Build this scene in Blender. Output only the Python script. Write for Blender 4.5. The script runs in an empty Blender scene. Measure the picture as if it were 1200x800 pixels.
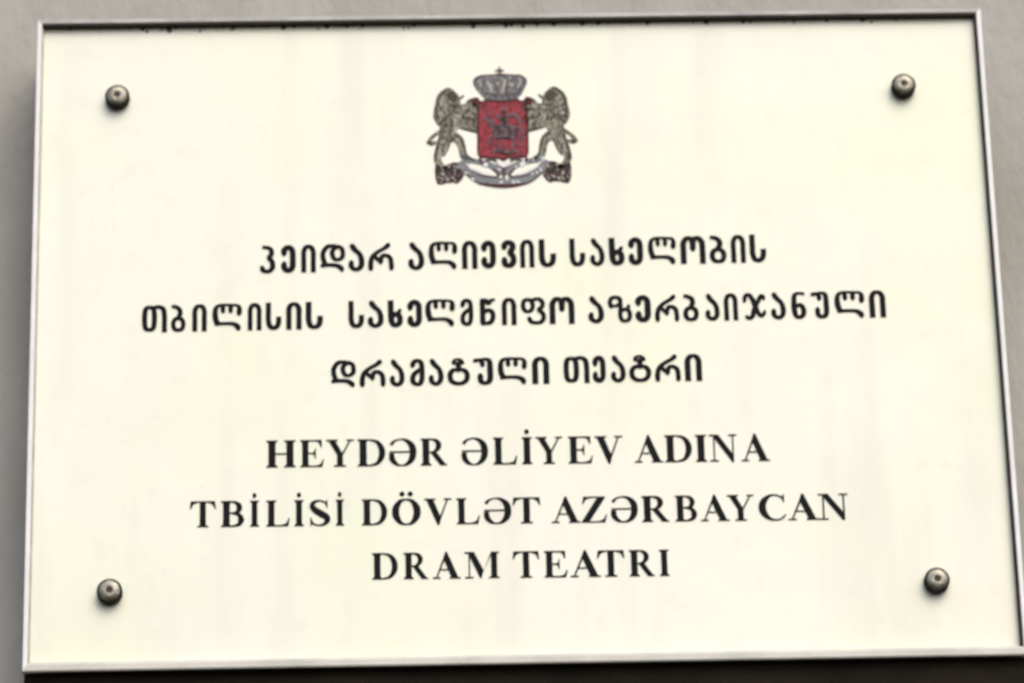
import bpy, math, random
from mathutils import Vector, Matrix
from mathutils.geometry import delaunay_2d_cdt

R = math.radians
sc = bpy.context.scene
C = sc.collection

# ---------------------------------------------------------------- camera
cam_d = bpy.data.cameras.new('camera')
cam = bpy.data.objects.new('camera', cam_d)
C.objects.link(cam)
cam.location = (-0.07084, -2.22362, -0.88079)
cam.rotation_euler = (math.pi / 2 + 0.37394, 0.02382, -0.02058)
cam_d.sensor_width = 36.0
cam_d.lens = 135.0
cam_d.clip_start = 0.05
cam_d.clip_end = 100.0
cam_d.dof.use_dof = True
cam_d.dof.focus_distance = 1.9
cam_d.dof.aperture_fstop = 18.0
sc.camera = cam

# ---------------------------------------------------------------- sky and sun
SUN_ELEV, SUN_AZ = 48.0, 22.0          # the sun stands in front of the wall, to the right
world = bpy.data.worlds.new('World')
sc.world = world
world.use_nodes = True
wn = world.node_tree
bg = wn.nodes['Background']
sky = wn.nodes.new('ShaderNodeTexSky')
sky.sky_type = 'NISHITA'
sky.sun_disc = False
sky.sun_elevation = R(SUN_ELEV)
sky.sun_rotation = R(180 - SUN_AZ)
sky.air_density = 1.0
sky.dust_density = 4.0
sky.ozone_density = 1.0
wn.links.new(sky.outputs['Color'], bg.inputs['Color'])
bg.inputs['Strength'].default_value = 0.15
sun_d = bpy.data.lights.new('sun', 'SUN')
sun_d.energy = 1.0
sun_d.angle = R(60)
sun_d.color = (1.0, 0.975, 0.92)
sun = bpy.data.objects.new('sun', sun_d)
C.objects.link(sun)
sd = Vector((math.sin(R(SUN_AZ)) * math.cos(R(SUN_ELEV)), -math.cos(R(SUN_AZ)) * math.cos(R(SUN_ELEV)), math.sin(R(SUN_ELEV))))
sun.rotation_euler = sd.to_track_quat('Z', 'Y').to_euler()
sun.location = sd * 5

sc.view_settings.view_transform = 'Standard'
sc.view_settings.look = 'None'
sc.view_settings.exposure = 0.37
sc.view_settings.gamma = 1.0
sc.view_settings.use_curve_mapping = False
sc.cycles.use_denoising = True
sc.cycles.max_bounces = 8


# ---------------------------------------------------------------- materials
def mat(name, col, rough=0.5, metal=0.0, coat=0.0, var=0.0, var_scale=20.0, bump=0.0, bump_scale=200.0,
        tint=None, rough_var=0.0, spec=0.5, stretch=(1, 1, 1)):
    m = bpy.data.materials.new(name)
    m.use_nodes = True
    nt = m.node_tree
    b = nt.nodes['Principled BSDF']
    b.inputs['Roughness'].default_value = rough
    b.inputs['Metallic'].default_value = metal
    b.inputs['Coat Weight'].default_value = coat
    b.inputs['Specular IOR Level'].default_value = spec
    b.inputs['Base Color'].default_value = (*col, 1)
    tc = nt.nodes.new('ShaderNodeTexCoord')
    mp = nt.nodes.new('ShaderNodeMapping')
    mp.inputs['Scale'].default_value = stretch
    nt.links.new(tc.outputs['Object'], mp.inputs['Vector'])
    if var > 0:
        n = nt.nodes.new('ShaderNodeTexNoise')
        n.inputs['Scale'].default_value = var_scale
        n.inputs['Detail'].default_value = 6
        n.inputs['Roughness'].default_value = 0.6
        nt.links.new(mp.outputs['Vector'], n.inputs['Vector'])
        r = nt.nodes.new('ShaderNodeValToRGB')
        r.color_ramp.elements[0].position = 0.3
        r.color_ramp.elements[1].position = 0.7
        r.color_ramp.elements[0].color = (*[c * (1 - var) for c in col], 1)
        t = tint or tuple(min(1, c * (1 + var)) for c in col)
        r.color_ramp.elements[1].color = (*t, 1)
        nt.links.new(n.outputs['Fac'], r.inputs['Fac'])
        nt.links.new(r.outputs['Color'], b.inputs['Base Color'])
        if rough_var > 0:
            mr = nt.nodes.new('ShaderNodeMapRange')
            mr.inputs['From Min'].default_value = 0.3
            mr.inputs['From Max'].default_value = 0.7
            mr.inputs['To Min'].default_value = rough
            mr.inputs['To Max'].default_value = rough + rough_var
            nt.links.new(n.outputs['Fac'], mr.inputs['Value'])
            nt.links.new(mr.outputs['Result'], b.inputs['Roughness'])
    if bump > 0:
        n2 = nt.nodes.new('ShaderNodeTexNoise')
        n2.inputs['Scale'].default_value = bump_scale
        n2.inputs['Detail'].default_value = 5
        nt.links.new(mp.outputs['Vector'], n2.inputs['Vector'])
        bp = nt.nodes.new('ShaderNodeBump')
        bp.inputs['Strength'].default_value = bump
        bp.inputs['Distance'].default_value = 0.002
        nt.links.new(n2.outputs['Fac'], bp.inputs['Height'])
        nt.links.new(bp.outputs['Normal'], b.inputs['Normal'])
    return m


def plate_material():
    """cream lacquered sheet: cream base, faint greenish and pinkish clouding, dusty run-off streaks, specks"""
    m = bpy.data.materials.new('cream_lacquer')
    m.use_nodes = True
    nt = m.node_tree
    N, Lk = nt.nodes, nt.links
    b = N['Principled BSDF']
    tc = N.new('ShaderNodeTexCoord')

    def noise(scale, stretch=(1, 1, 1), detail=4, rough=0.55, off=(0, 0, 0)):
        mp = N.new('ShaderNodeMapping')
        mp.inputs['Scale'].default_value = stretch
        mp.inputs['Location'].default_value = off
        Lk.new(tc.outputs['Object'], mp.inputs['Vector'])
        n = N.new('ShaderNodeTexNoise')
        n.inputs['Scale'].default_value = scale
        n.inputs['Detail'].default_value = detail
        n.inputs['Roughness'].default_value = rough
        Lk.new(mp.outputs['Vector'], n.inputs['Vector'])
        return n.outputs['Fac']

    def ramp(fac, lo, hi, a=0.0, c=1.0):
        r = N.new('ShaderNodeMapRange')
        r.inputs['From Min'].default_value = lo
        r.inputs['From Max'].default_value = hi
        r.inputs['To Min'].default_value = a
        r.inputs['To Max'].default_value = c
        Lk.new(fac, r.inputs['Value'])
        return r.outputs['Result']

    def mix(fac, A, B):
        x = N.new('ShaderNodeMix')
        x.data_type = 'RGBA'
        Lk.new(fac, x.inputs['Factor'])
        for s, v in ((x.inputs[6], A), (x.inputs[7], B)):
            if isinstance(v, tuple):
                s.default_value = (*v, 1)
            else:
                Lk.new(v, s)
        return x.outputs[2]
    base = (0.845, 0.858, 0.742)
    c = mix(ramp(noise(5, off=(3, 0, 1)), 0.40, 0.62), base, (0.83, 0.85, 0.665))
    c = mix(ramp(noise(6.5, off=(9, 2, 4)), 0.45, 0.68, 0, 0.9), c, (0.86, 0.845, 0.725))
    c = mix(ramp(noise(26, (1, 1, 0.12), 5), 0.52, 0.75, 0, 0.5), c, (0.72, 0.71, 0.62))     # run-off streaks
    c = mix(ramp(noise(420, detail=2), 0.66, 0.78, 0, 0.5), c, (0.55, 0.53, 0.45))              # specks of dirt
    c = mix(ramp(noise(60, detail=6, off=(5, 5, 5)), 0.56, 0.8, 0, 0.4), c, (0.72, 0.70, 0.60))
    Lk.new(c, b.inputs['Base Color'])
    Lk.new(ramp(noise(18, (1, 1, 0.5), 6), 0.3, 0.7, 0.26, 0.42), b.inputs['Roughness'])
    b.inputs['Specular IOR Level'].default_value = 0.45
    bp = N.new('ShaderNodeBump')
    bp.inputs['Strength'].default_value = 0.25
    bp.inputs['Distance'].default_value = 0.004
    Lk.new(noise(9, detail=2), bp.inputs['Height'])
    Lk.new(bp.outputs['Normal'], b.inputs['Normal'])
    return m


M = dict(
    wall=mat('grey_plaster', (0.40, 0.39, 0.35), 0.9, var=0.13, var_scale=16, bump=0.55, bump_scale=190,
             tint=(0.43, 0.425, 0.39), stretch=(1, 1, 0.45)),
    plate=plate_material(),
    rim=mat('pale_anodised_rim', (0.80, 0.79, 0.77), 0.45, metal=0.0, var=0.08, var_scale=40, bump=0.05),
    box=mat('underside_shade_black', (0.013, 0.0105, 0.006), 0.75, spec=0.1, var=0.5, var_scale=14, bump=0.1),
    black=mat('black_enamel', (0.005, 0.005, 0.0065), 0.65, var=0.25, var_scale=300, spec=0.12),
    lip=mat('recess_shade_pale', (0.42, 0.41, 0.37), 0.7, var=0.3, var_scale=60, spec=0.2),
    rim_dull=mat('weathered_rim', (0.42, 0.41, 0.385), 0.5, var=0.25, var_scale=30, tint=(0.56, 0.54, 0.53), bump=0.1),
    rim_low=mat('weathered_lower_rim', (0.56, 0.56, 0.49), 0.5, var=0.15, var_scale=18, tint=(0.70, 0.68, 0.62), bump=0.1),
    rim_shade_strip=mat('recess_shade_dark', (0.022, 0.018, 0.012), 0.7, var=0.4, var_scale=90, bump=0.3, bump_scale=300, spec=0.2),
    collar_shade=mat('collar_side_shade', (0.012, 0.010, 0.006), 0.6, metal=0.2, spec=0.2, var=0.4, var_scale=200),  # shade on the underside of the screw put into the collar colour
    steel=mat('weathered_nickel', (0.30, 0.283, 0.23), 0.42, metal=0.85, var=0.4, var_scale=220, bump=0.25, bump_scale=900),
    socket=mat('socket_recess', (0.06, 0.055, 0.045), 0.6, metal=0.5),
    dirt=mat('dirt', (0.13, 0.12, 0.095), 0.95, var=0.3, var_scale=500),
    e_lion=mat('emblem_olive_grey', (0.20, 0.19, 0.14), 0.6, spec=.25, var=0.3, var_scale=500),
    e_light=mat('emblem_pale_stone', (0.36, 0.34, 0.28), 0.6),
    e_dark=mat('emblem_dark_umber', (0.02, 0.017, 0.012), 0.6, spec=.25),
    e_umber=mat('emblem_umber', (0.055, 0.05, 0.036), 0.6, spec=.25),
    e_red=mat('emblem_red', (0.26, 0.028, 0.040), 0.6, spec=.25, var=0.45, var_scale=400),
    e_maroon=mat('emblem_maroon', (0.075, 0.01, 0.014), 0.6, spec=.25),
    e_silver=mat('emblem_silver_grey', (0.12, 0.085, 0.105), 0.6, spec=.25),
    e_crown=mat('emblem_crown_grey', (0.15, 0.155, 0.168), 0.6, spec=.25, var=0.25, var_scale=500),
    e_white=mat('emblem_white', (0.74, 0.73, 0.72), 0.45),
    e_plum=mat('emblem_plum', (0.085, 0.05, 0.058), 0.6, spec=.25),
    e_ribbon=mat('emblem_ribbon_grey', (0.19, 0.205, 0.215), 0.6, spec=.25),
)


# ---------------------------------------------------------------- geometry helpers
def link(name, me, m, parent=None):
    o = bpy.data.objects.new(name, me)
    if m and not me.materials:
        me.materials.append(m)
    C.objects.link(o)
    o.parent = parent
    return o


def mesh(name, v, f, smooth=False):
    me = bpy.data.meshes.new(name)
    me.from_pydata(v, [], f)
    me.update()
    if smooth:
        me.polygons.foreach_set('use_smooth', [True] * len(me.polygons))
    return me


def catmull(p, n=7):
    if len(p) < 3:
        return list(p)
    out = []
    q = [p[0]] + list(p) + [p[-1]]
    for i in range(1, len(q) - 2):
        a, b, c, d = (q[i - 1], q[i], q[i + 1], q[i + 2])
        for k in range(n):
            t = k / n
            out.append(tuple(0.5 * ((2 * b[j]) + (-a[j] + c[j]) * t + (2 * a[j] - 5 * b[j] + 4 * c[j] - d[j]) * t * t
                                    + (-a[j] + 3 * b[j] - 3 * c[j] + d[j]) * t ** 3) for j in range(len(b))))
    out.append(tuple(q[-2]))
    return out


class Shape:
    """2D shape as a union of polygons; stroke() adds a pen stroke of varying width"""
    def __init__(s):
        s.polys = []

    def poly(s, pts):
        s.polys.append([tuple(p[:2]) for p in pts])
        return s

    def rect(s, x0, y0, x1, y1):
        return s.poly([(x0, y0), (x1, y0), (x1, y1), (x0, y1)])

    def disc(s, x, y, rx, ry=None, n=14):
        ry = ry or rx
        return s.poly([(x + rx * math.cos(2 * math.pi * k / n), y + ry * math.sin(2 * math.pi * k / n)) for k in range(n)])

    def blob(s, pts, n=5):
        q = list(pts)
        c = catmull(q[-2:] + q + q[:2], n)
        c = c[n * 2: n * (len(q) + 2)]
        return s.poly(c)

    def stroke(s, pts, w=None, smooth=True, cap=True, n=6, thin=1.0):
        P = [(p[0], p[1], p[2] if len(p) > 2 else w) for p in pts]
        if smooth:
            P = catmull(P, n)
        Q = [P[0]]
        for p in P[1:]:
            if math.hypot(p[0] - Q[-1][0], p[1] - Q[-1][1]) > 1e-4:
                Q.append(p)
        P = Q
        Lf, Rt = [], []
        for i, p in enumerate(P):
            a, b = P[max(i - 1, 0)], P[min(i + 1, len(P) - 1)]
            dx, dy = b[0] - a[0], b[1] - a[1]
            d = math.hypot(dx, dy) or 1
            h = p[2] / 2 * (thin + (1 - thin) * abs(dy) / d)      # broad-pen contrast
            Lf.append((p[0] - dy / d * h, p[1] + dx / d * h))
            Rt.append((p[0] + dy / d * h, p[1] - dx / d * h))
        for i in range(len(P) - 1):
            s.polys.append([Lf[i], Rt[i], Rt[i + 1]])
            s.polys.append([Lf[i], Rt[i + 1], Lf[i + 1]])
        if not smooth:
            for p in P[1:-1]:
                s.disc(p[0], p[1], p[2] / 2, n=10)
        if cap:
            for p in (P[0], P[-1]):
                s.disc(p[0], p[1], p[2] / 2 * (1 + thin) / 2, n=10)
        return s

    def bounds(s):
        xs = [p[0] for q in s.polys for p in q]
        ys = [p[1] for q in s.polys for p in q]
        return min(xs), max(xs), min(ys), max(ys)

    def inside(s, x, y):
        for q in s.polys:
            c = False
            for i in range(len(q)):
                (x0, y0), (x1, y1) = q[i - 1], q[i]
                if (y0 > y) != (y1 > y) and x < (x1 - x0) * (y - y0) / (y1 - y0) + x0:
                    c = not c
            if c:
                return True
        return False

    def fleck(s, base, box, n, rnd, lo=12, hi=26, w=6, bias=math.pi / 2):
        k = t = 0
        while k < n and t < n * 40:
            t += 1
            x, y = rnd.uniform(box[0], box[1]), rnd.uniform(box[2], box[3])
            a, L = bias + rnd.uniform(-.9, .9), rnd.uniform(lo, hi)
            e = (x + L * math.cos(a), y + L * math.sin(a))
            m = ((x + e[0]) / 2 + rnd.uniform(-4, 4), (y + e[1]) / 2 + rnd.uniform(-4, 4))
            if base.inside(x, y) and base.inside(*e) and base.inside(*m):
                s.stroke([(x, y, w * .5), (*m, w * rnd.uniform(.8, 1.3)), (*e, w * .5)], cap=False, n=3)
                k += 1
        return s

    def triangles(s):
        v, e, f = [], [], []
        for q in s.polys:
            area = sum(q[i][0] * q[(i + 1) % len(q)][1] - q[(i + 1) % len(q)][0] * q[i][1] for i in range(len(q)))
            if abs(area) < 1e-12:
                continue
            if area < 0:
                q = q[::-1]
            f.append(list(range(len(v), len(v) + len(q))))
            v += [Vector(p) for p in q]
        r = delaunay_2d_cdt(v, [], f, 1, 1e-5)
        keep = [t for t, src in zip(r[2], r[5]) if len(src)]      # drops the counters (holes) of the letters
        return r[0], keep

    def build(s, name, fx, fz, y0, y1):
        """solid with front face at y0 (towards the viewer) and walls back to y1"""
        vs, fs = s.triangles()
        n = len(vs)
        V = [(fx(p.x), y0, fz(p.y)) for p in vs] + [(fx(p.x), y1, fz(p.y)) for p in vs]
        edges = {}
        F = []
        for t in fs:
            t = list(t)
            # outward normal must be -Y
            a, b, c = (V[t[0]], V[t[1]], V[t[2]])
            ny = (b[2] - a[2]) * (c[0] - a[0]) - (b[0] - a[0]) * (c[2] - a[2])
            if ny > 0:
                t = t[::-1]
            F.append(t)
            for i in range(len(t)):
                edges[(t[i], t[(i + 1) % len(t)])] = True
        for (a, b) in list(edges):
            if (b, a) not in edges:
                F.append([b, a, a + n, b + n])
        return mesh(name, V, F)


# ---------------------------------------------------------------- letters
def glyph(ch):
    s = Shape()
    G = 0.215 if ch in 'ოხ' else 0.242

    def st(*p, w=G, **k):
        return s.stroke(p, w, thin=0.68, **k)
    def stem(x, y0=0.0, y1=1.0, w=0.2):
        s.rect(x, y0, x + w, y1)
    def serif(x0, x1, y, up):
        t = 0.055
        s.rect(x0, y if up else y - t, x1, y + t if up else y)
    def stemS(x, w=0.235, e=0.075):
        stem(x, 0, 1, w)
        for yy, sg in ((0, 1), (1, -1)):
            s.poly([(x - e, yy), (x + w + e, yy), (x + w + e, yy + sg * .035), (x + w, yy + sg * .09), (x, yy + sg * .09), (x - e, yy + sg * .035)])
    # ---- rounded block letters
    if ch == 'ე':
        st((.10, .70), (.11, .82), (.27, .915), (.43, .80), (.45, .5), (.43, .2), (.27, .085), (.11, .18), (.10, .32))
    elif ch == 'ი':
        st((.10, .0), (.10, .5), (.10, .72), (.16, .87), (.275, .92), (.39, .87), (.45, .72), (.45, .5), (.45, .0), cap=False, w=.185)
    elif ch == 'დ':
        st((.50, .92), (.28, .91), (.12, .72), (.11, .5), (.18, .30), w=.18)
        st((.08, .24, .17), (.3, .26, .19), (.58, .24, .19), (.74, .15, .2), (.78, .08, .16))
        st((.62, .90), (.47, .80), (.43, .66), (.50, .48), (.63, .44), (.78, .52), (.81, .68), (.76, .84), (.62, .91), w=.17, cap=False)
        st((.5, .92), (.64, .91), w=.15)
    elif ch == 'ა':
        st((.14, .90, .21), (.25, .76, .2), (.40, .62, .18), (.47, .42, .2), (.45, .2, .2), (.29, .085, .18), (.12, .18, .19), (.11, .33, .2))
    elif ch == 'რ':
        st((.74, .91, .2), (.6, .80, .17), (.36, .67, .17), (.17, .5, .18), (.10, .28, .19), (.10, .07, .19))
        st((.24, .52), (.36, .40), (.46, .33), w=.16)
        st((.46, .30), (.50, .48), (.63, .55), (.80, .46), (.85, .25), (.85, .07), w=.18)
    elif ch == 'ლ':
        st((.92, .62, .19), (.93, .80, .17), (.86, .91, .13), (.6, .93, .13), (.3, .93, .13), (.14, .84, .16), (.10, .62, .19), (.13, .4, .2), (.2, .27, .19))
        st((.14, .26, .17), (.4, .27, .17), (.70, .26, .18), (.86, .17, .2), (.90, .08, .18))
        st((.36, .88), (.37, .70), w=.16)
        st((.63, .88), (.63, .70), w=.16)
    elif ch == 'ვ':
        st((.10, .74), (.14, .86), (.28, .915), (.42, .84), (.43, .70), (.34, .55), (.44, .42), (.46, .24), (.38, .12), (.27, .085), (.13, .14), (.10, .30))
    elif ch == 'ს':
        st((.11, 1.), (.11, .6), (.11, .35), (.17, .15), (.31, .085), (.45, .16), (.50, .32), (.50, .49), cap=False, w=.2)
    elif ch == 'ხ':
        st((.11, 1.), (.12, .6), (.13, .30), (.18, .15), (.29, .085), (.42, .16), (.45, .30), (.41, .44), (.30, .50), (.17, .42), cap=False)
        st((.36, .5), (.45, .63), w=.15)
    elif ch == 'ო':
        st((.10, .0), (.10, .5), (.11, .75), (.25, .915), (.41, .86), (.45, .70), (.45, .55), cap=False)
        st((.45, .70), (.50, .87), (.64, .915), (.77, .80), (.80, .6), (.80, .0), cap=False)
        st((.45, .6), (.45, .53))
    elif ch == 'ბ':
        st((.10, .92, .17), (.22, .90, .18), (.35, .80, .19), (.37, .66, .19), (.30, .54, .18))
        st((.30, .52), (.15, .44), (.10, .28), (.16, .13), (.30, .085), (.44, .13), (.50, .28), (.45, .44), (.30, .52), w=.18, cap=False)
    elif ch == 'თ':
        st((.27, .91), (.14, .84), (.10, .65), (.10, .35), (.14, .15), (.27, .09), (.40, .15), (.44, .35), (.44, .65), (.40, .84), (.27, .91), w=.185, cap=False)
        st((.38, .84), (.50, .90), (.62, .91), (.76, .82), (.80, .6), (.80, .3), (.80, 0), w=.18, cap=False)
    elif ch == 'მ':
        st((.10, .74), (.14, .86), (.26, .915), (.38, .86), (.42, .7), (.42, .3), (.36, .12), (.25, .085), (.13, .15), (.10, .30), (.16, .45), (.3, .56), (.42, .62), w=.18)
    elif ch == 'წ':
        st((.12, .91), (.12, .6), (.12, .12), w=.19)
        st((.10, .92, .15), (.24, .92, .15), (.32, .80, .17), (.42, .90, .16), (.52, .93, .13))
        st((.16, .50), (.34, .57), (.46, .48), (.48, .30), (.38, .13), (.12, .10), w=.18)
    elif ch == 'ფ':
        st((.26, .92), (.13, .85), (.09, .70), (.14, .54), (.27, .48), (.40, .55), (.44, .70), (.39, .85), (.26, .92), w=.165, cap=False)
        st((.38, .84), (.52, .91), (.68, .91), (.79, .80), (.77, .64), (.66, .54), (.80, .40), (.82, .22), (.70, .10), (.54, .085), (.38, .12), (.30, .24), w=.17)
    elif ch == 'ზ':
        st((.14, .60), (.09, .74), (.15, .89), (.32, .93), (.46, .86), (.48, .6), (.46, .3), (.52, .13), (.65, .085), (.79, .16), (.82, .32), (.76, .46), (.62, .50), (.50, .44), w=.165)
        st((.12, .64), (.30, .62), (.44, .70), w=.14)
        st((.74, .48), (.78, .62), w=.14)
    elif ch == 'ჯ':
        st((.07, .70, .16), (.12, .87, .18), (.26, .91, .18), (.40, .74, .2), (.50, .50, .21), (.60, .28, .19), (.72, .17, .17), (.83, .24, .15), (.86, .32, .13))
        st((.84, .80, .2), (.74, .86, .19), (.60, .66, .18), (.46, .42, .2), (.38, .18, .2), (.24, .09, .18), (.13, .14, .15))
    elif ch == 'ნ':
        st((.48, .92, .14), (.3, .94, .14), (.15, .86, .18), (.12, .6, .2), (.13, .3, .2), (.18, .14, .18), (.30, .085, .18), (.43, .16, .19), (.47, .32, .19), (.42, .46, .19), (.32, .53, .18), (.18, .46, .15))
    elif ch == 'უ':
        st((.08, .88), (.24, .90), (.32, .80), (.33, .72), w=.17)
        st((.26, .90, .15), (.42, .93, .15), (.56, .86, .18), (.58, .6, .2), (.57, .2, .2), (.42, .085, .18), (.27, .16, .19), (.25, .36, .19))
    elif ch == 'ტ':
        st((.22, .86), (.30, .93), (.43, .94), (.54, .87), w=.12)
        st((.22, .82), (.40, .78), (.55, .82), w=.14)
        st((.40, .80), (.40, .56), w=.19)
        st((.40, .58), (.22, .56), (.11, .42), (.14, .2), (.28, .10), (.40, .085), (.54, .11), (.67, .22), (.69, .42), (.58, .56), (.40, .58), w=.18, cap=False)
    elif ch == 'ჰ':
        st((.14, .92, .15), (.3, .90, .17), (.42, .82, .18), (.42, .66, .19), (.34, .56, .18), (.45, .42, .19), (.47, .24, .2), (.38, .12, .18), (.26, .085, .18), (.13, .13, .19), (.08, .22, .18))
    # ---- bold serif capitals
    elif ch == 'H':
        stemS(.08); stemS(.68); s.rect(.27, .475, .69, .525)
    elif ch == 'I' or ch == 'İ':
        stemS(.07, .24, .075)
        if ch == 'İ':
            s.disc(.19, 1.20, .088, .095)
    elif ch == 'E':
        stemS(.08)
        s.rect(.2, .952, .82, 1.); s.rect(.2, 0, .84, .048); s.rect(.27, .48, .56, .525)
        s.poly([(.82, 1.), (.82, .72), (.785, .72), (.70, .92), (.55, .955), (.55, 1.)])
        s.poly([(.84, 0), (.90, .28), (.865, .28), (.76, .09), (.56, .045), (.56, 0)])
        s.poly([(.56, .31), (.595, .31), (.595, .69), (.56, .69), (.53, .56), (.45, .525), (.45, .48), (.53, .45)])
    elif ch == 'L':
        stemS(.08); s.rect(.2, 0, .84, .048)
        s.poly([(.84, 0), (.90, .32), (.86, .32), (.76, .11), (.56, .045), (.56, 0)])
    elif ch == 'T':
        stem(.35, 0, 1, .21); serif(.26, .65, 0, True)
        s.rect(.03, .952, .88, 1.)
        s.poly([(.03, 1), (.0, .70), (.035, .70), (.12, .88), (.28, .955), (.28, 1)])
        s.poly([(.88, 1), (.91, .70), (.875, .70), (.79, .88), (.63, .955), (.63, 1)])
    elif ch == 'D':
        stemS(.08)
        s.stroke([(.2, .975, .05), (.42, .972, .055), (.66, .90, .12), (.80, .70, .195), (.835, .5, .215), (.80, .30, .195), (.66, .10, .12), (.42, .028, .055), (.2, .025, .05)], cap=False)
    elif ch == 'R' or ch == 'B':
        stemS(.08)
        m_ = .47 if ch == 'R' else .51
        s.stroke([(.2, .975, .05), (.40, .97, .06), (.58, .90, .14), (.65, .74, .2), (.58, .57, .14), (.42, m_ + .025, .06), (.2, m_ + .02, .05)], cap=False)
        if ch == 'R':
            s.poly([(.35, .49), (.56, .50), (.88, .06), (.95, .035), (.95, 0), (.70, 0)])
        else:
            s.stroke([(.2, .53, .05), (.42, .525, .06), (.64, .45, .14), (.71, .27, .215), (.64, .10, .14), (.42, .03, .06), (.2, .025, .05)], cap=False)
    elif ch == 'A':
        s.poly([(.46, 1.02), (.52, 1.02), (.90, .04), (.90, 0), (.66, 0), (.66, .04), (.385, .78)])
        s.poly([(.46, .98), (.49, .86), (.17, .03), (.115, .03)])
        serif(.02, .28, 0, True); serif(.60, .98, 0, True); s.rect(.24, .315, .64, .362)
    elif ch == 'V':
        s.poly([(.54, -.02), (.47, -.02), (.09, .96), (.09, 1), (.33, 1), (.33, .96), (.60, .24)])
        s.poly([(.52, 0), (.50, .14), (.80, .97), (.855, .97)])
        serif(.02, .42, 1, False); serif(.70, .97, 1, False)
    elif ch == 'Y':
        stem(.40, 0, .46, .21); serif(.30, .71, 0, True)
        s.poly([(.40, .44), (.10, .96), (.10, 1), (.34, 1), (.34, .96), (.61, .46), (.61, .38), (.42, .38)])
        s.poly([(.54, .42), (.61, .42), (.90, .97), (.835, .97)])
        serif(.02, .43, 1, False); serif(.74, 1., 1, False)
    elif ch == 'N':
        s.poly([(.10, 1), (.33, 1), (.84, .22), (.84, -.02), (.77, -.02), (.16, .92)])
        s.rect(.155, 0, .205, .93); s.rect(.79, .1, .84, 1)
        serif(.03, .32, 0, True); serif(.02, .3, 1, False); serif(.68, .95, 1, False)
    elif ch == 'M':
        s.poly([(.10, 1), (.34, 1), (.66, .30), (.58, .0), (.54, 0), (.16, .90)])
        s.poly([(.58, .02), (.62, .16), (.97, 1), (.92, 1)])
        s.rect(.155, 0, .20, .92); stem(.92, 0, 1, .2)
        serif(.03, .31, 0, True); serif(.02, .3, 1, False); serif(.84, 1.2, 0, True); serif(.95, 1.2, 1, False)
    elif ch == 'Z':
        s.poly([(.56, 1), (.83, 1), (.83, .96), (.28, .04), (.28, 0), (.02, 0), (.02, .04), (.56, .96)])
        s.rect(.08, .952, .7, 1.); s.rect(.2, 0, .82, .048)
        s.poly([(.08, 1), (.05, .72), (.085, .72), (.16, .88), (.32, .955), (.32, 1)])
        s.poly([(.82, 0), (.88, .30), (.845, .30), (.76, .12), (.58, .045), (.58, 0)])
    elif ch == 'C':
        s.stroke([(.80, .72, .035), (.73, .88, .06), (.56, .975, .055), (.36, .945, .10), (.19, .76, .2), (.13, .5, .225), (.19, .25, .2), (.36, .06, .11), (.56, .015, .06), (.72, .07, .06), (.84, .22, .04)], cap=False)
        s.poly([(.775, .70), (.81, .70), (.81, 1.01), (.785, 1.01), (.75, .92)])
    elif ch == 'Ə':
        s.stroke([(.12, .78, .13), (.20, .90, .08), (.40, .98, .05), (.60, .94, .11), (.77, .76, .2), (.82, .5, .22), (.77, .24, .2), (.62, .06, .11), (.44, .015, .05), (.28, .07, .12), (.15, .24, .18), (.13, .46, .16)], cap=False)
        s.rect(.06, .485, .78, .54)
    elif ch == 'Ö':
        s.stroke([(.46, .98, .055), (.28, .92, .13), (.15, .70, .21), (.12, .5, .225), (.15, .30, .21), (.28, .08, .13), (.46, .02, .055), (.64, .08, .13), (.77, .30, .21), (.80, .5, .225), (.77, .70, .21), (.64, .92, .13), (.46, .98, .055)], cap=False)
        s.disc(.33, 1.19, .085, .095); s.disc(.59, 1.19, .085, .095)
    elif ch == 'S':
        s.stroke([(.60, .74, .04), (.54, .89, .06), (.36, .97, .06), (.17, .90, .13), (.12, .76, .17), (.22, .61, .22), (.42, .46, .24), (.58, .33, .22), (.60, .18, .17), (.48, .05, .10), (.32, .025, .06), (.15, .09, .06), (.07, .28, .04)], cap=False)
        s.poly([(.58, .70), (.615, .70), (.615, 1.), (.59, 1.), (.555, .92)])
        s.poly([(.06, .32), (.095, .32), (.12, .08), (.085, 0), (.06, 0)])
    return s


GEO = set('ეიდარლვსხობთმწფზჯნუტჰ')
_cache = {}


def glyph_mesh(ch):
    if ch not in _cache:
        g = glyph(ch)
        x0, x1, y0, y1 = g.bounds()
        if ch not in GEO:
            y0, y1 = 0.0, 1.0
        _cache[ch] = g.build('letter', lambda x: (x - x0) / (x1 - x0), lambda y: (y - y0) / (y1 - y0), -0.00035, 0.0)
        _cache[ch].materials.append(M['black'])
    return _cache[ch]


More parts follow.
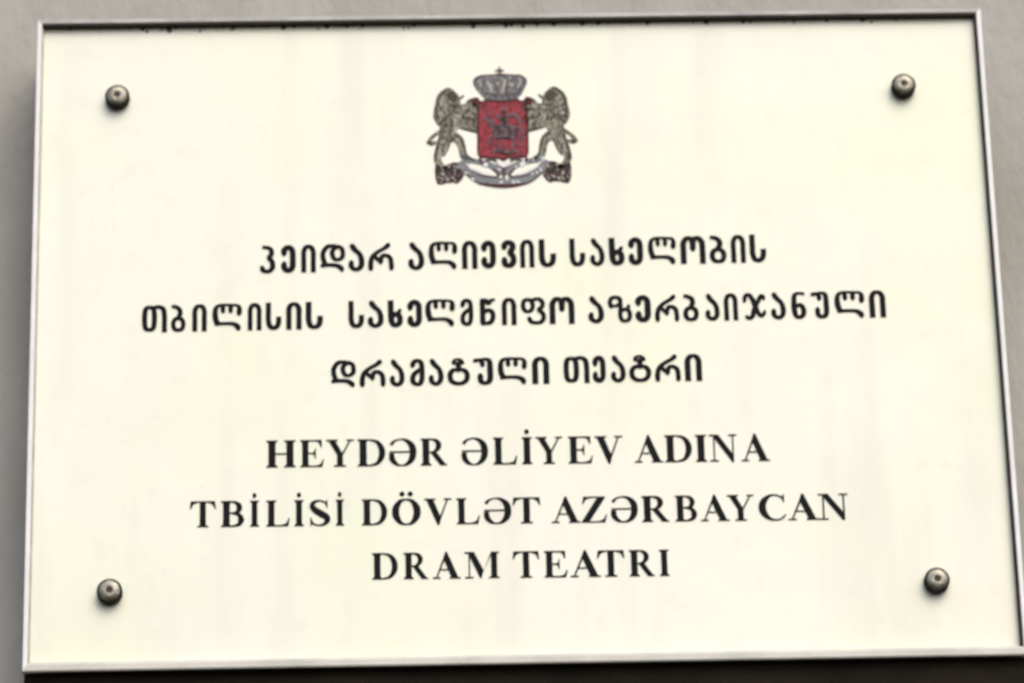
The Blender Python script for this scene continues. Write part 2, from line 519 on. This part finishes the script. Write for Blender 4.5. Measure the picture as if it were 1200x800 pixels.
# each line of writing: height of its baseline on the plate, slope, letter height, then (letter, left edge, width) in mm
LINES = [
 (41.38, 0.0092, 18.90, [
  ('ჰ',-160.9,9.5), ('ე',-147.6,9.0), ('ი',-135.0,9.0), ('დ',-123.0,15.4), ('ა',-105.4,9.8), ('რ',-93.1,15.9), ('ა',-67.9,9.8), ('ლ',-55.1,17.8), ('ი',-34.2,9.5), ('ე',-22.1,9.0), ('ვ',-9.5,9.3), ('ი',2.3,8.7), ('ს',14.1,10.6), ('ს',33.4,9.6), ('ა',46.3,8.8), ('ხ',58.1,9.6), ('ე',70.4,9.0), ('ლ',82.8,17.4), ('ო',103.2,15.5), ('ბ',121.5,10.4), ('ი',135.0,9.0), ('ს',146.8,10.1)]),
 (2.91, 0.0066, 18.25, [
  ('თ',-234.1,15.3), ('ბ',-216.1,8.9), ('ი',-202.9,8.9), ('ლ',-190.4,18.2), ('ი',-168.4,8.4), ('ს',-157.2,9.5), ('ი',-144.5,9.5), ('ს',-132.3,10.5), ('ს',-105.7,9.5), ('ა',-93.7,9.7), ('ხ',-81.2,9.2), ('ე',-69.0,8.9), ('ლ',-57.8,18.3), ('მ',-36.0,7.9), ('წ',-23.7,9.5), ('ი',-10.1,9.0), ('ფ',1.9,15.4), ('ო',19.7,15.4), ('ა',44.0,9.5), ('ზ',56.3,14.8), ('ე',73.4,9.5), ('რ',85.6,14.9), ('ბ',103.3,9.5), ('ა',117.2,8.7), ('ი',128.9,8.5), ('ჯ',140.7,14.3), ('ა',158.4,9.0), ('ნ',171.2,9.0), ('უ',183.5,11.1), ('ლ',198.3,18.6), ('ი',220.0,10.1)]),
 (-36.65, 0.0035, 18.03, [
  ('დ',-116.8,15.2), ('რ',-99.1,15.8), ('ა',-80.4,8.9), ('მ',-67.9,8.9), ('ა',-56.3,8.9), ('ტ',-44.7,13.7), ('უ',-28.8,12.3), ('ლ',-13.4,17.9), ('ი',7.8,10.5), ('თ',27.4,15.8), ('ე',45.4,7.9), ('ა',56.8,8.9), ('ტ',68.2,13.4), ('რ',84.1,15.8), ('ი',102.7,10.5)]),
 (-89.11, -0.0022, 17.60, [
  ('H',-156.7,17.4), ('E',-135.8,13.8), ('Y',-119.5,15.6), ('D',-100.7,16.4), ('Ə',-81.3,16.2), ('R',-61.9,15.6), ('Ə',-36.7,15.6), ('L',-17.2,14.1), ('İ',0.4,5.7), ('Y',9.3,15.1), ('E',29.0,14.4), ('V',45.8,15.7), ('A',70.6,15.2), ('D',88.5,16.0), ('I',107.4,6.2), ('N',116.9,14.6), ('A',136.4,15.2)]),
 (-127.42, -0.0040, 16.70, [
  ('T',-203.3,15.2), ('B',-184.3,13.4), ('İ',-166.6,4.8), ('L',-156.7,13.7), ('İ',-139.6,5.1), ('S',-130.2,11.9), ('İ',-114.3,4.3), ('D',-98.4,14.8), ('Ö',-79.9,16.8), ('V',-59.8,15.3), ('L',-40.5,13.5), ('Ə',-23.8,16.1), ('T',-6.1,16.3), ('A',18.5,15.1), ('Z',36.0,14.8), ('Ə',54.0,15.8), ('R',72.9,16.1), ('B',93.3,12.7), ('A',109.8,15.1), ('Y',125.7,15.1), ('C',144.6,16.1), ('A',163.5,16.2), ('N',182.1,15.9)]),
 (-162.19, -0.0044, 16.79, [
  ('D',-92.5,14.9), ('R',-73.3,14.2), ('A',-54.7,14.4), ('M',-36.0,20.1), ('T',-6.9,15.5), ('E',12.3,13.4), ('A',28.9,16.0), ('T',44.5,16.0), ('R',64.0,14.7), ('I',82.5,5.1)]),
]


# ---------------------------------------------------------------- wall
def grid_wall():
    n, m_ = 60, 40
    X0, X1, Z0, Z1 = -1.3, 1.3, -1.1, 1.1
    rnd = random.Random(4)
    V, F = [], []
    for j in range(m_ + 1):
        for i in range(n + 1):
            V.append((X0 + (X1 - X0) * i / n, 0.055 + rnd.uniform(-.0006, .0006), Z0 + (Z1 - Z0) * j / m_))
    for j in range(m_):
        for i in range(n):
            a = j * (n + 1) + i
            F.append([a, a + 1, a + n + 2, a + n + 1])
    # thickness behind
    return mesh('wall', V, F, True)


wall = link('wall', grid_wall(), M['wall'])
wall['kind'] = 'structure'
wall['label'] = 'rough grey plaster wall behind the plaque'

# ---------------------------------------------------------------- plaque
W, H = 0.6, 0.4249
plaque = bpy.data.objects.new('wall_plaque', None)
C.objects.link(plaque)
plaque.location = (0, 0, 0)
plaque['label'] = 'cream bilingual theatre name plaque with black lettering and red emblem on grey wall'
plaque['category'] = 'plaque'


def box_mesh(name, x0, x1, y0, y1, z0, z1, bev=0.0):
    import bmesh
    bm = bmesh.new()
    bmesh.ops.create_cube(bm, size=1)
    for v in bm.verts:
        v.co = Vector(((x0 + x1) / 2 + v.co.x * (x1 - x0), (y0 + y1) / 2 + v.co.y * (y1 - y0), (z0 + z1) / 2 + v.co.z * (z1 - z0)))
    if bev:
        bmesh.ops.bevel(bm, geom=list(bm.edges), offset=bev, segments=2, affect='EDGES', profile=0.6)
    me = bpy.data.meshes.new(name)
    bm.to_mesh(me)
    bm.free()
    return me


# face plate: gently uneven sheet
def face_mesh():
    n, m_ = 48, 34
    V, F = [], []
    g = 0.0006
    for j in range(m_ + 1):
        for i in range(n + 1):
            x = (-W / 2 + g) + (W - 2 * g) * i / n
            z = (-H / 2 + g) + (H - 2 * g) * j / m_
            V.append((x, 0.0, z))
    for j in range(m_):
        for i in range(n):
            a = j * (n + 1) + i
            F.append([a, a + 1, a + n + 2, a + n + 1])
    # turned-back edge
    ring = [i for i in range(n + 1)] + [(j + 1) * (n + 1) - 1 for j in range(1, m_ + 1)] + \
           [m_ * (n + 1) + i for i in range(n - 1, -1, -1)] + [j * (n + 1) for j in range(m_ - 1, 0, -1)]
    base = len(V)
    for k in ring:
        V.append((V[k][0], 0.002, V[k][2]))
    for k in range(len(ring)):
        a, b = ring[k], ring[(k + 1) % len(ring)]
        F.append([b, a, base + k, base + (k + 1) % len(ring)])
    return mesh('face_plate', V, F)


link('face_plate', face_mesh(), M['plate'], plaque)

RIM, RD = 0.0030, 0.0050       # rim thickness, how far it stands proud of the plate
xo, zo = W / 2 + RIM, H / 2 + RIM
zb = -H / 2 - 0.0052            # the bottom rail is the broadest


def rail(ax, bx, az, bz, inner_a, inner_b):
    """mitred rail: outer edge a->b, inner edge the same ends pulled in; bevelled front"""
    V, F = [], []
    y_f, y_b = -RD, 0.0006
    c = 0.0005
    o0, o1, i0, i1 = Vector((ax, az)), Vector((bx, bz)), Vector(inner_a), Vector(inner_b)
    prof = [(0.0, y_b), (0.0, y_f + c), (c / RIM, y_f), (1 - c / RIM, y_f), (1.0, y_f + c), (1.0, y_b)]
    for (o, i) in ((o0, i0), (o1, i1)):
        for t, y in prof:
            p = o.lerp(i, t)
            V.append((p.x, y, p.y))
    n = len(prof)
    for k in range(n):
        a, b = k, (k + 1) % n
        F.append([a, b, b + n, a + n])
    F.append(list(range(n))[::-1]); F.append([n + k for k in range(n)])
    me = mesh('frame_rail', V, F)
    import bmesh
    bm = bmesh.new(); bm.from_mesh(me); bmesh.ops.recalc_face_normals(bm, faces=bm.faces); bm.to_mesh(me); bm.free()
    return me


w2, h2 = W / 2, H / 2
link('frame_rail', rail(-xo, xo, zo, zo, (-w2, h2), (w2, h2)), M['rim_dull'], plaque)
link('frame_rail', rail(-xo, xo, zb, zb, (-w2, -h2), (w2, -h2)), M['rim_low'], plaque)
link('frame_rail', rail(-xo, -xo, zb, zo, (-w2, -h2), (-w2, h2)), M['rim'], plaque)
link('frame_rail', rail(xo, xo, zb, zo, (w2, -h2), (w2, h2)), M['rim'], plaque)
# added strips paint the recess shade inside the rim: wide at top and right, pale hairline at left and bottom
link('rim_shade_strip', box_mesh('rim_shade_strip', -w2 + .0004, w2 - .0004, -.0044, -.00003, h2 - .0014, h2 - .0001), M['rim_shade_strip'], plaque)
link('rim_shade_strip', box_mesh('rim_shade_strip', w2 - .0015, w2 - .0001, -.0044, -.00003, -h2 + .001, h2 - .00145), M['rim_shade_strip'], plaque)
link('rim_shade_strip', box_mesh('rim_shade_strip', -w2 + .0001, -w2 + .0008, -.0030, -.00003, -h2 + .001, h2 - .00145), M['lip'], plaque)
link('rim_shade_strip', box_mesh('rim_shade_strip', -w2 + .0004, w2 - .0004, -.0030, -.00003, -h2 + .0001, -h2 + .0008), M['lip'], plaque)
link('backing_shade_board', box_mesh('backing_shade_board', -xo + .0004, xo - .0004, 0.0021, 0.0545, zb - .034, zo - .0006, 0.0012), M['box'], plaque)  # backing carried below the rim in near-black, painting the plaque's shaded underside


# ---------------------------------------------------------------- screws
def lathe(name, prof, n=40, smooth=True):
    V, F = [], []
    for r, y in prof:
        for k in range(n):
            a = 2 * math.pi * k / n
            V.append((r * math.cos(a), y, r * math.sin(a)))
    for i in range(len(prof) - 1):
        for k in range(n):
            a, b = i * n + k, i * n + (k + 1) % n
            F.append([a, b, b + n, a + n])
    F.append([(len(prof) - 1) * n + k for k in range(n)])
    me = mesh(name, V, F, smooth)
    import bmesh
    bm = bmesh.new(); bm.from_mesh(me); bmesh.ops.recalc_face_normals(bm, faces=bm.faces); bm.to_mesh(me); bm.free()
    return me


mm = 0.001
head = lathe('screw', [(6.6 * mm, -6.0 * mm), (6.6 * mm, -6.3 * mm), (6.2 * mm, -6.8 * mm),
                       (5.2 * mm, -7.4 * mm), (4.0 * mm, -7.8 * mm), (2.2 * mm, -8.05 * mm), (1.9 * mm, -7.9 * mm), (1.7 * mm, -6.6 * mm)])
collar = lathe('collar', [(7.6 * mm, 0), (7.75 * mm, -.4 * mm), (7.75 * mm, -5.4 * mm), (7.4 * mm, -6.1 * mm), (6.3 * mm, -6.3 * mm)])
cross = Shape().rect(-2.3, -.38, 2.3, .38).rect(-.38, -2.3, .38, 2.3).build('cross_recess', lambda x: x * mm, lambda y: y * mm, -8.08 * mm, -7.6 * mm)
for i, (x, z) in enumerate(((-0.2513, 0.1610), (0.2501, 0.1617), (-0.2515, -0.1680), (0.2502, -0.1695))):
    o = link('screw', head, M['steel'], plaque)
    o.location = (x, -0.00002, z)
    o.rotation_euler = (0, R((-28, 4, 40, 8)[i]), 0)
    link('collar', collar, M['collar_shade'], o)
    link('cross_recess', cross, M['socket'], o)

# ---------------------------------------------------------------- letters on the plate
for z0, sl, h, gl in LINES:
    for ch, x, w in gl:
        o = link('letter', glyph_mesh(ch), None, plaque)
        pad = {'A': 1.2, 'N': 1.2, 'V': .7, 'Y': .7, 'M': .5}.get(ch, .35) if ch not in GEO else .15
        x, w = x - pad, w + 2 * pad
        o.location = (x * mm, -0.00002, (z0 + sl * (x + w / 2)) * mm)
        o.scale = (w * mm, 1, h * mm)

# ---------------------------------------------------------------- emblem
EX = lambda u: (-55.1 + (u - 100) * 0.1086) * mm
EZ = lambda v: (180.3 - (v - 45) * 0.1192) * mm
emblem = bpy.data.objects.new('emblem', None)
C.objects.link(emblem)
emblem.parent = plaque
emblem['label'] = 'state coat of arms with red shield, two grey lions, crown and ribbon'


def piece(name, layers, parent=None):
    """layers: list of (Shape, material); one mesh, each layer a tenth of a millimetre proud of the one below"""
    V, F, MI = [], [], []
    mats = []
    for k, (sh, m, lv) in enumerate(layers):
        me = sh.build('tmp', EX, EZ, -0.0002 - 0.00009 * lv, -0.00002 if lv == 0 else -0.00019 - 0.00009 * (lv - 1))
        b = len(V)
        V += [tuple(v.co) for v in me.vertices]
        if m not in mats:
            mats.append(m)
        for p in me.polygons:
            F.append([b + i for i in p.vertices]); MI.append(mats.index(m))
        bpy.data.meshes.remove(me)
    me = mesh(name, V, F)
    for m in mats:
        me.materials.append(m)
    me.polygons.foreach_set('material_index', MI)
    return link(name, me, None, parent or emblem)


def lion(flip):
    f = (lambda p: (1082 - p[0], *p[1:])) if flip else (lambda p: p)
    rnd = random.Random(7 if flip else 3)
    a, d, l, dd = Shape(), Shape(), Shape(), Shape()
    B = lambda sh, pts: sh.blob([f(p) for p in pts])
    T = lambda sh, pts, w=None, **k: sh.stroke([f(p) for p in pts], w, **k)
    # mane and head, chest, belly
    B(a, [(170, 200), (228, 162), (272, 186), (300, 225), (292, 262), (272, 280), (310, 300), (318, 345), (296, 392), (255, 428), (200, 408), (160, 376), (140, 330), (150, 262)])
    # fore leg reaching to the shield (upper) and second fore leg (lower)
    T(a, [(260, 290, 74), (320, 290, 60), (365, 268, 46), (392, 254, 38)])
    T(a, [(265, 345, 84), (330, 372, 66), (388, 398, 52)])
    B(a, [(285, 280), (345, 292), (398, 282), (404, 330), (402, 400), (396, 428), (345, 414), (290, 400), (262, 350)])
    B(a, [(262, 218), (292, 232), (302, 252), (286, 272), (262, 266)])
    # body down to the haunch
    B(a, [(180, 380), (262, 380), (268, 440), (262, 470), (215, 505), (170, 545), (150, 560), (160, 490), (185, 440)])
    # hind legs
    T(a, [(235, 440, 66), (285, 468, 56), (303, 510, 46), (314, 560, 42), (348, 585, 34)])
    T(a, [(200, 470, 72), (168, 545, 52), (162, 590, 44), (188, 625, 36), (215, 640, 28)])
    # tail with its tuft
    T(a, [(190, 415, 26), (150, 438, 22), (118, 468, 24), (125, 488, 28), (160, 482, 18)])
    # dark: muzzle, eye, outlines of mane, shadow of the limbs
    B(d, [(225, 190), (262, 188), (286, 222), (270, 248), (240, 240), (222, 218)])
    T(d, [(168, 345, 16), (158, 300, 14), (170, 235, 12), (196, 192, 12), (232, 172, 12)])
    T(d, [(300, 228, 10), (312, 218, 12), (318, 212, 10)])
    T(d, [(262, 288, 8), (240, 320, 10), (205, 345, 12), (176, 372, 14)])
    T(d, [(340, 250, 12), (375, 236, 20), (404, 262, 24), (408, 300, 16)])
    T(d, [(310, 330, 9), (352, 345, 12), (385, 350, 14)])
    T(d, [(300, 402, 9), (350, 414, 12), (396, 424, 16)])
    T(d, [(240, 262, 8), (262, 272, 12), (290, 268, 8)])
    T(d, [(182, 405, 12), (170, 470, 10), (150, 545, 16), (150, 590, 10)])
    T(d, [(262, 440, 10), (296, 460, 12), (318, 505, 10), (332, 560, 12), (370, 588, 14)])
    T(d, [(108, 482, 20), (128, 492, 14)])
    T(d, [(240, 470, 8), (222, 520, 10), (196, 560, 10)])
    # curls of the mane, fur strokes
    bx = (560, 990, 165, 660) if flip else (95, 400, 165, 660)
    dd.fleck(a, bx, 110, rnd, w=9)
    l.fleck(a, bx, 75, rnd, w=9)
    T(l, [(200, 215, 8), (190, 260, 10), (196, 300, 8)])
    T(l, [(282, 325, 8), (330, 345, 9), (370, 372, 7)])
    T(l, [(300, 285, 7), (345, 280, 8)])
    T(l, [(205, 470, 7), (180, 520, 9), (176, 580, 7)])
    return a, d, l, dd


for fl in (False, True):
    a, d, l, dd = lion(fl)
    piece('lion', [(a, M['e_lion'], 0), (l, M['e_light'], 1), (d, M['e_umber'], 2), (dd, M['e_umber'], 3)])

# shield with a mounted rider
shd = Shape().blob([(404, 252), (470, 244), (545, 250), (620, 244), (686, 252), (690, 330), (690, 480), (684, 560), (640, 574), (575, 576), (545, 590), (515, 576), (450, 574), (404, 560), (400, 480), (400, 330)])
edge = Shape()
edge.stroke([(404, 250), (402, 340), (400, 480), (404, 560), (450, 574), (515, 576), (545, 590), (575, 576), (640, 574), (684, 560), (690, 480), (690, 340), (686, 250)], 12)
edge.stroke([(404, 252), (470, 244), (545, 250), (620, 244), (686, 252)], 10)
edge.disc(392, 248, 26).disc(698, 248, 26)
rnd = random.Random(21)
mot = Shape().fleck(shd, (405, 685, 250, 585), 60, rnd, w=8, lo=10, hi=30, bias=.6)
piece('shield', [(shd, M['e_red'], 1), (mot, M['e_maroon'], 2), (edge, M['e_maroon'], 3)])
rid, rdk = Shape(), Shape()
rid.blob([(490, 400), (540, 380), (590, 385), (632, 405), (638, 440), (606, 462), (560, 458), (515, 452), (486, 436)])     # horse's trunk
rid.stroke([(505, 415, 36), (478, 372, 28), (462, 348, 22), (440, 352, 16)])                                               # neck and head
rid.stroke([(505, 440, 18), (470, 462, 14), (460, 492, 10)])
rid.stroke([(520, 445, 18), (500, 485, 13), (512, 520, 10)])
rid.stroke([(600, 445, 20), (612, 490, 14), (596, 528, 11)])
rid.stroke([(622, 430, 20), (646, 470, 14), (650, 515, 10)])
rid.stroke([(634, 400, 12), (660, 425, 14), (664, 470, 8)])
rid.stroke([(555, 395, 34), (558, 345, 38), (556, 320, 24)])                                                              # rider
rid.disc(556, 298, 17)
rid.stroke([(575, 335, 16), (610, 325, 18), (640, 350, 20), (650, 385, 12)])                                               # cloak
rid.stroke([(552, 350, 14), (520, 340, 12), (500, 318, 8)])
rid.stroke([(545, 400, 14), (540, 440, 12), (530, 470, 10)])
rid.stroke([(440, 288, 5), (500, 380, 5), (560, 520, 6)])                                                                 # lance
rid.stroke([(480, 546, 14), (530, 530, 16), (575, 548, 16), (620, 540, 12), (640, 552, 8)])                               # dragon
rdk.disc(548, 352, 14, 18).disc(560, 372, 10).disc(520, 420, 8)
rdk.stroke([(500, 470, 5), (540, 462, 8), (590, 470, 6)]).stroke([(575, 400, 6), (590, 430, 9), (600, 450, 6)]).stroke([(490, 395, 5), (515, 405, 6), (530, 398, 5)])
rdk.stroke([(500, 540, 5), (560, 556, 7), (610, 550, 5)])
rpl = Shape().fleck(rid, (440, 670, 290, 560), 55, rnd, w=8, lo=10, hi=22)
rdk.fleck(rid, (440, 670, 290, 560), 26, rnd, w=6, lo=10, hi=20)
piece('rider', [(rid, M['e_silver'], 4), (rpl, M['e_maroon'], 5), (rdk, M['e_dark'], 6)])

# crown
cr, ck, cl = Shape(), Shape(), Shape()
cr.poly([(432, 196), (650, 196), (640, 236), (442, 236)])
cr.stroke([(440, 205, 34), (396, 150, 28), (392, 120, 24), (420, 102, 22), (460, 100, 22)])
cr.stroke([(642, 205, 34), (676, 150, 28), (682, 122, 24), (655, 102, 22), (615, 100, 22)])
cr.stroke([(475, 210, 40), (452, 150, 34), (470, 108, 24), (530, 92, 20)])
cr.stroke([(610, 210, 40), (630, 150, 34), (612, 108, 24), (545, 92, 20)])
cr.stroke([(542, 215, 46), (542, 150, 40), (540, 98, 26)])
cr.poly([(430, 150), (655, 150), (640, 200), (442, 200)])
ck.stroke([(398, 150, 7), (392, 122, 7), (425, 96, 8), (480, 92, 7), (535, 88, 9), (600, 92, 7), (655, 98, 8), (684, 122, 7), (676, 152, 7)])
ck.stroke([(535, 92), (535, 50)], 13).stroke([(514, 66), (556, 66)], 11)
ck.stroke([(440, 200, 8), (500, 208, 8), (545, 209, 8), (600, 208, 8), (646, 200, 8)])
ck.stroke([(444, 236, 9), (545, 244, 10), (640, 236, 9)])
ck.stroke([(420, 170, 7), (436, 196, 8)]).stroke([(662, 168, 7), (648, 196, 8)])
ck.stroke([(505, 120, 6), (512, 160, 8), (515, 196, 6)]).stroke([(580, 120, 6), (574, 160, 8), (570, 196, 6)])
for x in (470, 508, 545, 582, 620):
    ck.disc(x, 222, 7)
cl.stroke([(462, 130, 14), (478, 160, 18), (484, 190, 10)]).stroke([(568, 125, 14), (560, 155, 18), (556, 190, 10)])
cl.stroke([(416, 120, 10), (418, 140, 12), (430, 165, 8)]).stroke([(655, 122, 10), (655, 142, 12), (640, 165, 8)]).disc(520, 140, 10).disc(605, 150, 11)
cr.poly([(420, 100), (660, 100), (676, 140), (646, 200), (440, 200), (400, 140)])
ck.fleck(cr, (390, 690, 90, 236), 26, rnd, w=6)
cl.fleck(cr, (390, 690, 90, 236), 22, rnd, w=7)
piece('crown', [(cr, M['e_crown'], 0), (cl, M['e_light'], 1), (ck, M['e_plum'], 2)])

# ribbon and scroll work under the shield
rb, rw, rk, rp = Shape(), Shape(), Shape(), Shape()
rb.stroke([(300, 610, 40), (345, 660, 52), (420, 705, 56), (545, 722, 58), (670, 705, 56), (745, 660, 52), (790, 610, 40)])
rb.stroke([(330, 585, 30), (400, 600, 30), (470, 620, 34), (545, 660, 44), (620, 620, 34), (690, 600, 30), (760, 585, 30)])
rw.stroke([(352, 632, 10), (390, 648, 18), (440, 668, 18), (480, 676, 8)])
rw.stroke([(738, 632, 10), (700, 648, 18), (650, 668, 18), (610, 676, 8)])
rw.blob([(505, 596), (545, 606), (586, 596), (575, 620), (545, 634), (518, 620)])
rw.disc(440, 618, 13, 14).disc(652, 618, 13, 14).disc(662, 600, 8)
rk.stroke([(320, 660, 8), (400, 722, 9), (545, 748, 10), (690, 722, 9), (770, 660, 8)])
rk.stroke([(410, 585, 20), (420, 605, 14), (455, 590, 12), (490, 588, 16), (510, 605, 14), (540, 640, 18), (545, 670, 22)])
rk.stroke([(680, 585, 20), (672, 605, 14), (640, 590, 12), (600, 588, 16), (580, 605, 14), (552, 640, 18), (545, 690, 14)])
rk.stroke([(480, 640, 10), (515, 680, 14), (470, 690, 10), (400, 676, 9)])
rk.stroke([(610, 640, 10), (578, 680, 14), (620, 690, 10), (690, 676, 9)])
rp.stroke([(400, 725, 8), (470, 735, 12), (545, 738, 12), (620, 735, 12), (690, 725, 8)])
for sx in (-1, 1):
    X = lambda u: 541 + sx * (u - 541)
    rb2 = [(310, 570, 30), (300, 545, 26), (318, 580, 28), (345, 600, 22)]
    rb.stroke([(X(u), v, w) for u, v, w in rb2])
rk.fleck(rb, (290, 800, 570, 750), 10, rnd, w=6, bias=.2)
rw.fleck(rb, (290, 800, 570, 750), 22, rnd, w=9, bias=.2)
piece('ribbon', [(rb, M['e_ribbon'], 1), (rw, M['e_white'], 3), (rk, M['e_plum'], 2), (rp, M['e_maroon'], 4)])

# vine ornament at the feet of each lion
for sx in (-1, 1):
    X = lambda u: 541 + sx * (u - 541) * (-1) if False else (u if sx < 0 else 1084 - u)
    va, vd, vl = Shape(), Shape(), Shape()
    va.blob([(X(u), v) for u, v in [(148, 610), (190, 622), (250, 600), (300, 610), (322, 650), (300, 700), (270, 724), (232, 712), (205, 722), (165, 728), (146, 690)]])
    vd.stroke([(X(250), 612, 14), (X(236), 640, 18), (X(262), 664, 20), (X(290), 650, 14)])
    vd.stroke([(X(165), 720, 16), (X(186), 690, 14), (X(170), 660, 10), (X(160), 625, 10)])
    vd.stroke([(X(225), 715, 12), (X(262), 700, 20), (X(292), 690, 16)])
    vd.stroke([(X(200), 640, 8), (X(212), 665, 10), (X(200), 690, 8)])
    vl.disc(X(192), 668, 9).disc(X(218), 700, 9).disc(X(280), 628, 8).disc(X(226), 622, 7).disc(X(248), 690, 7)
    bx = (130, 330, 600, 735) if sx < 0 else (750, 955, 600, 735)
    vd.fleck(va, bx, 22, rnd, w=8, lo=10, hi=22)
    vl.fleck(va, bx, 14, rnd, w=7, lo=8, hi=16)
    piece('vine_ornament', [(va, M['e_plum'], 0), (vl, M['e_light'], 2), (vd, M['e_dark'], 1)])

# ---------------------------------------------------------------- grime caught under the top rim
rnd = random.Random(11)
ds = Shape()
for k in range(55):
    x = rnd.choice([rnd.uniform(-285, -60), rnd.uniform(-240, 190), rnd.uniform(-285, 280)])
    r = rnd.choice([.5, .7, .9, 1.3]) * rnd.uniform(.6, 1.1)
    z = H / 2 / mm - 1.5 - rnd.random() ** 2 * 2.6
    pts = [(x + r * rnd.uniform(.6, 1.5) * math.cos(a), z + r * rnd.uniform(.5, 1.2) * math.sin(a)) for a in [2 * math.pi * q / 8 for q in range(8)]]
    ds.poly(pts)
for x, q, r in ((-236, 1.6, 1.3), (-219, 2.2, 2.0), (-178, 1.4, 1.3), (-146, 1.8, 1.6), (-118, 1.5, 1.5), (-95, 1.2, 1.0), (-24, 1.3, 2.2), (-3, 2.4, 1.5), (8, 2.6, 1.3), (46, 1.5, 1.4), (88, 1.6, 1.3), (126, 1.4, 1.5), (150, 1.7, 1.1), (204, 1.4, 1.0)):
    z = H / 2 / mm - q - 0.6
    ds.poly([(x + r * rnd.uniform(.7, 1.3) * math.cos(a), z + r * rnd.uniform(.7, 1.4) * math.sin(a)) for a in [2 * math.pi * q / 9 for q in range(9)]])
g = link('grime', ds.build('grime', lambda x: x * mm, lambda z: z * mm, -0.0003, -0.00002), M['dirt'], plaque)
g['kind'] = 'stuff'
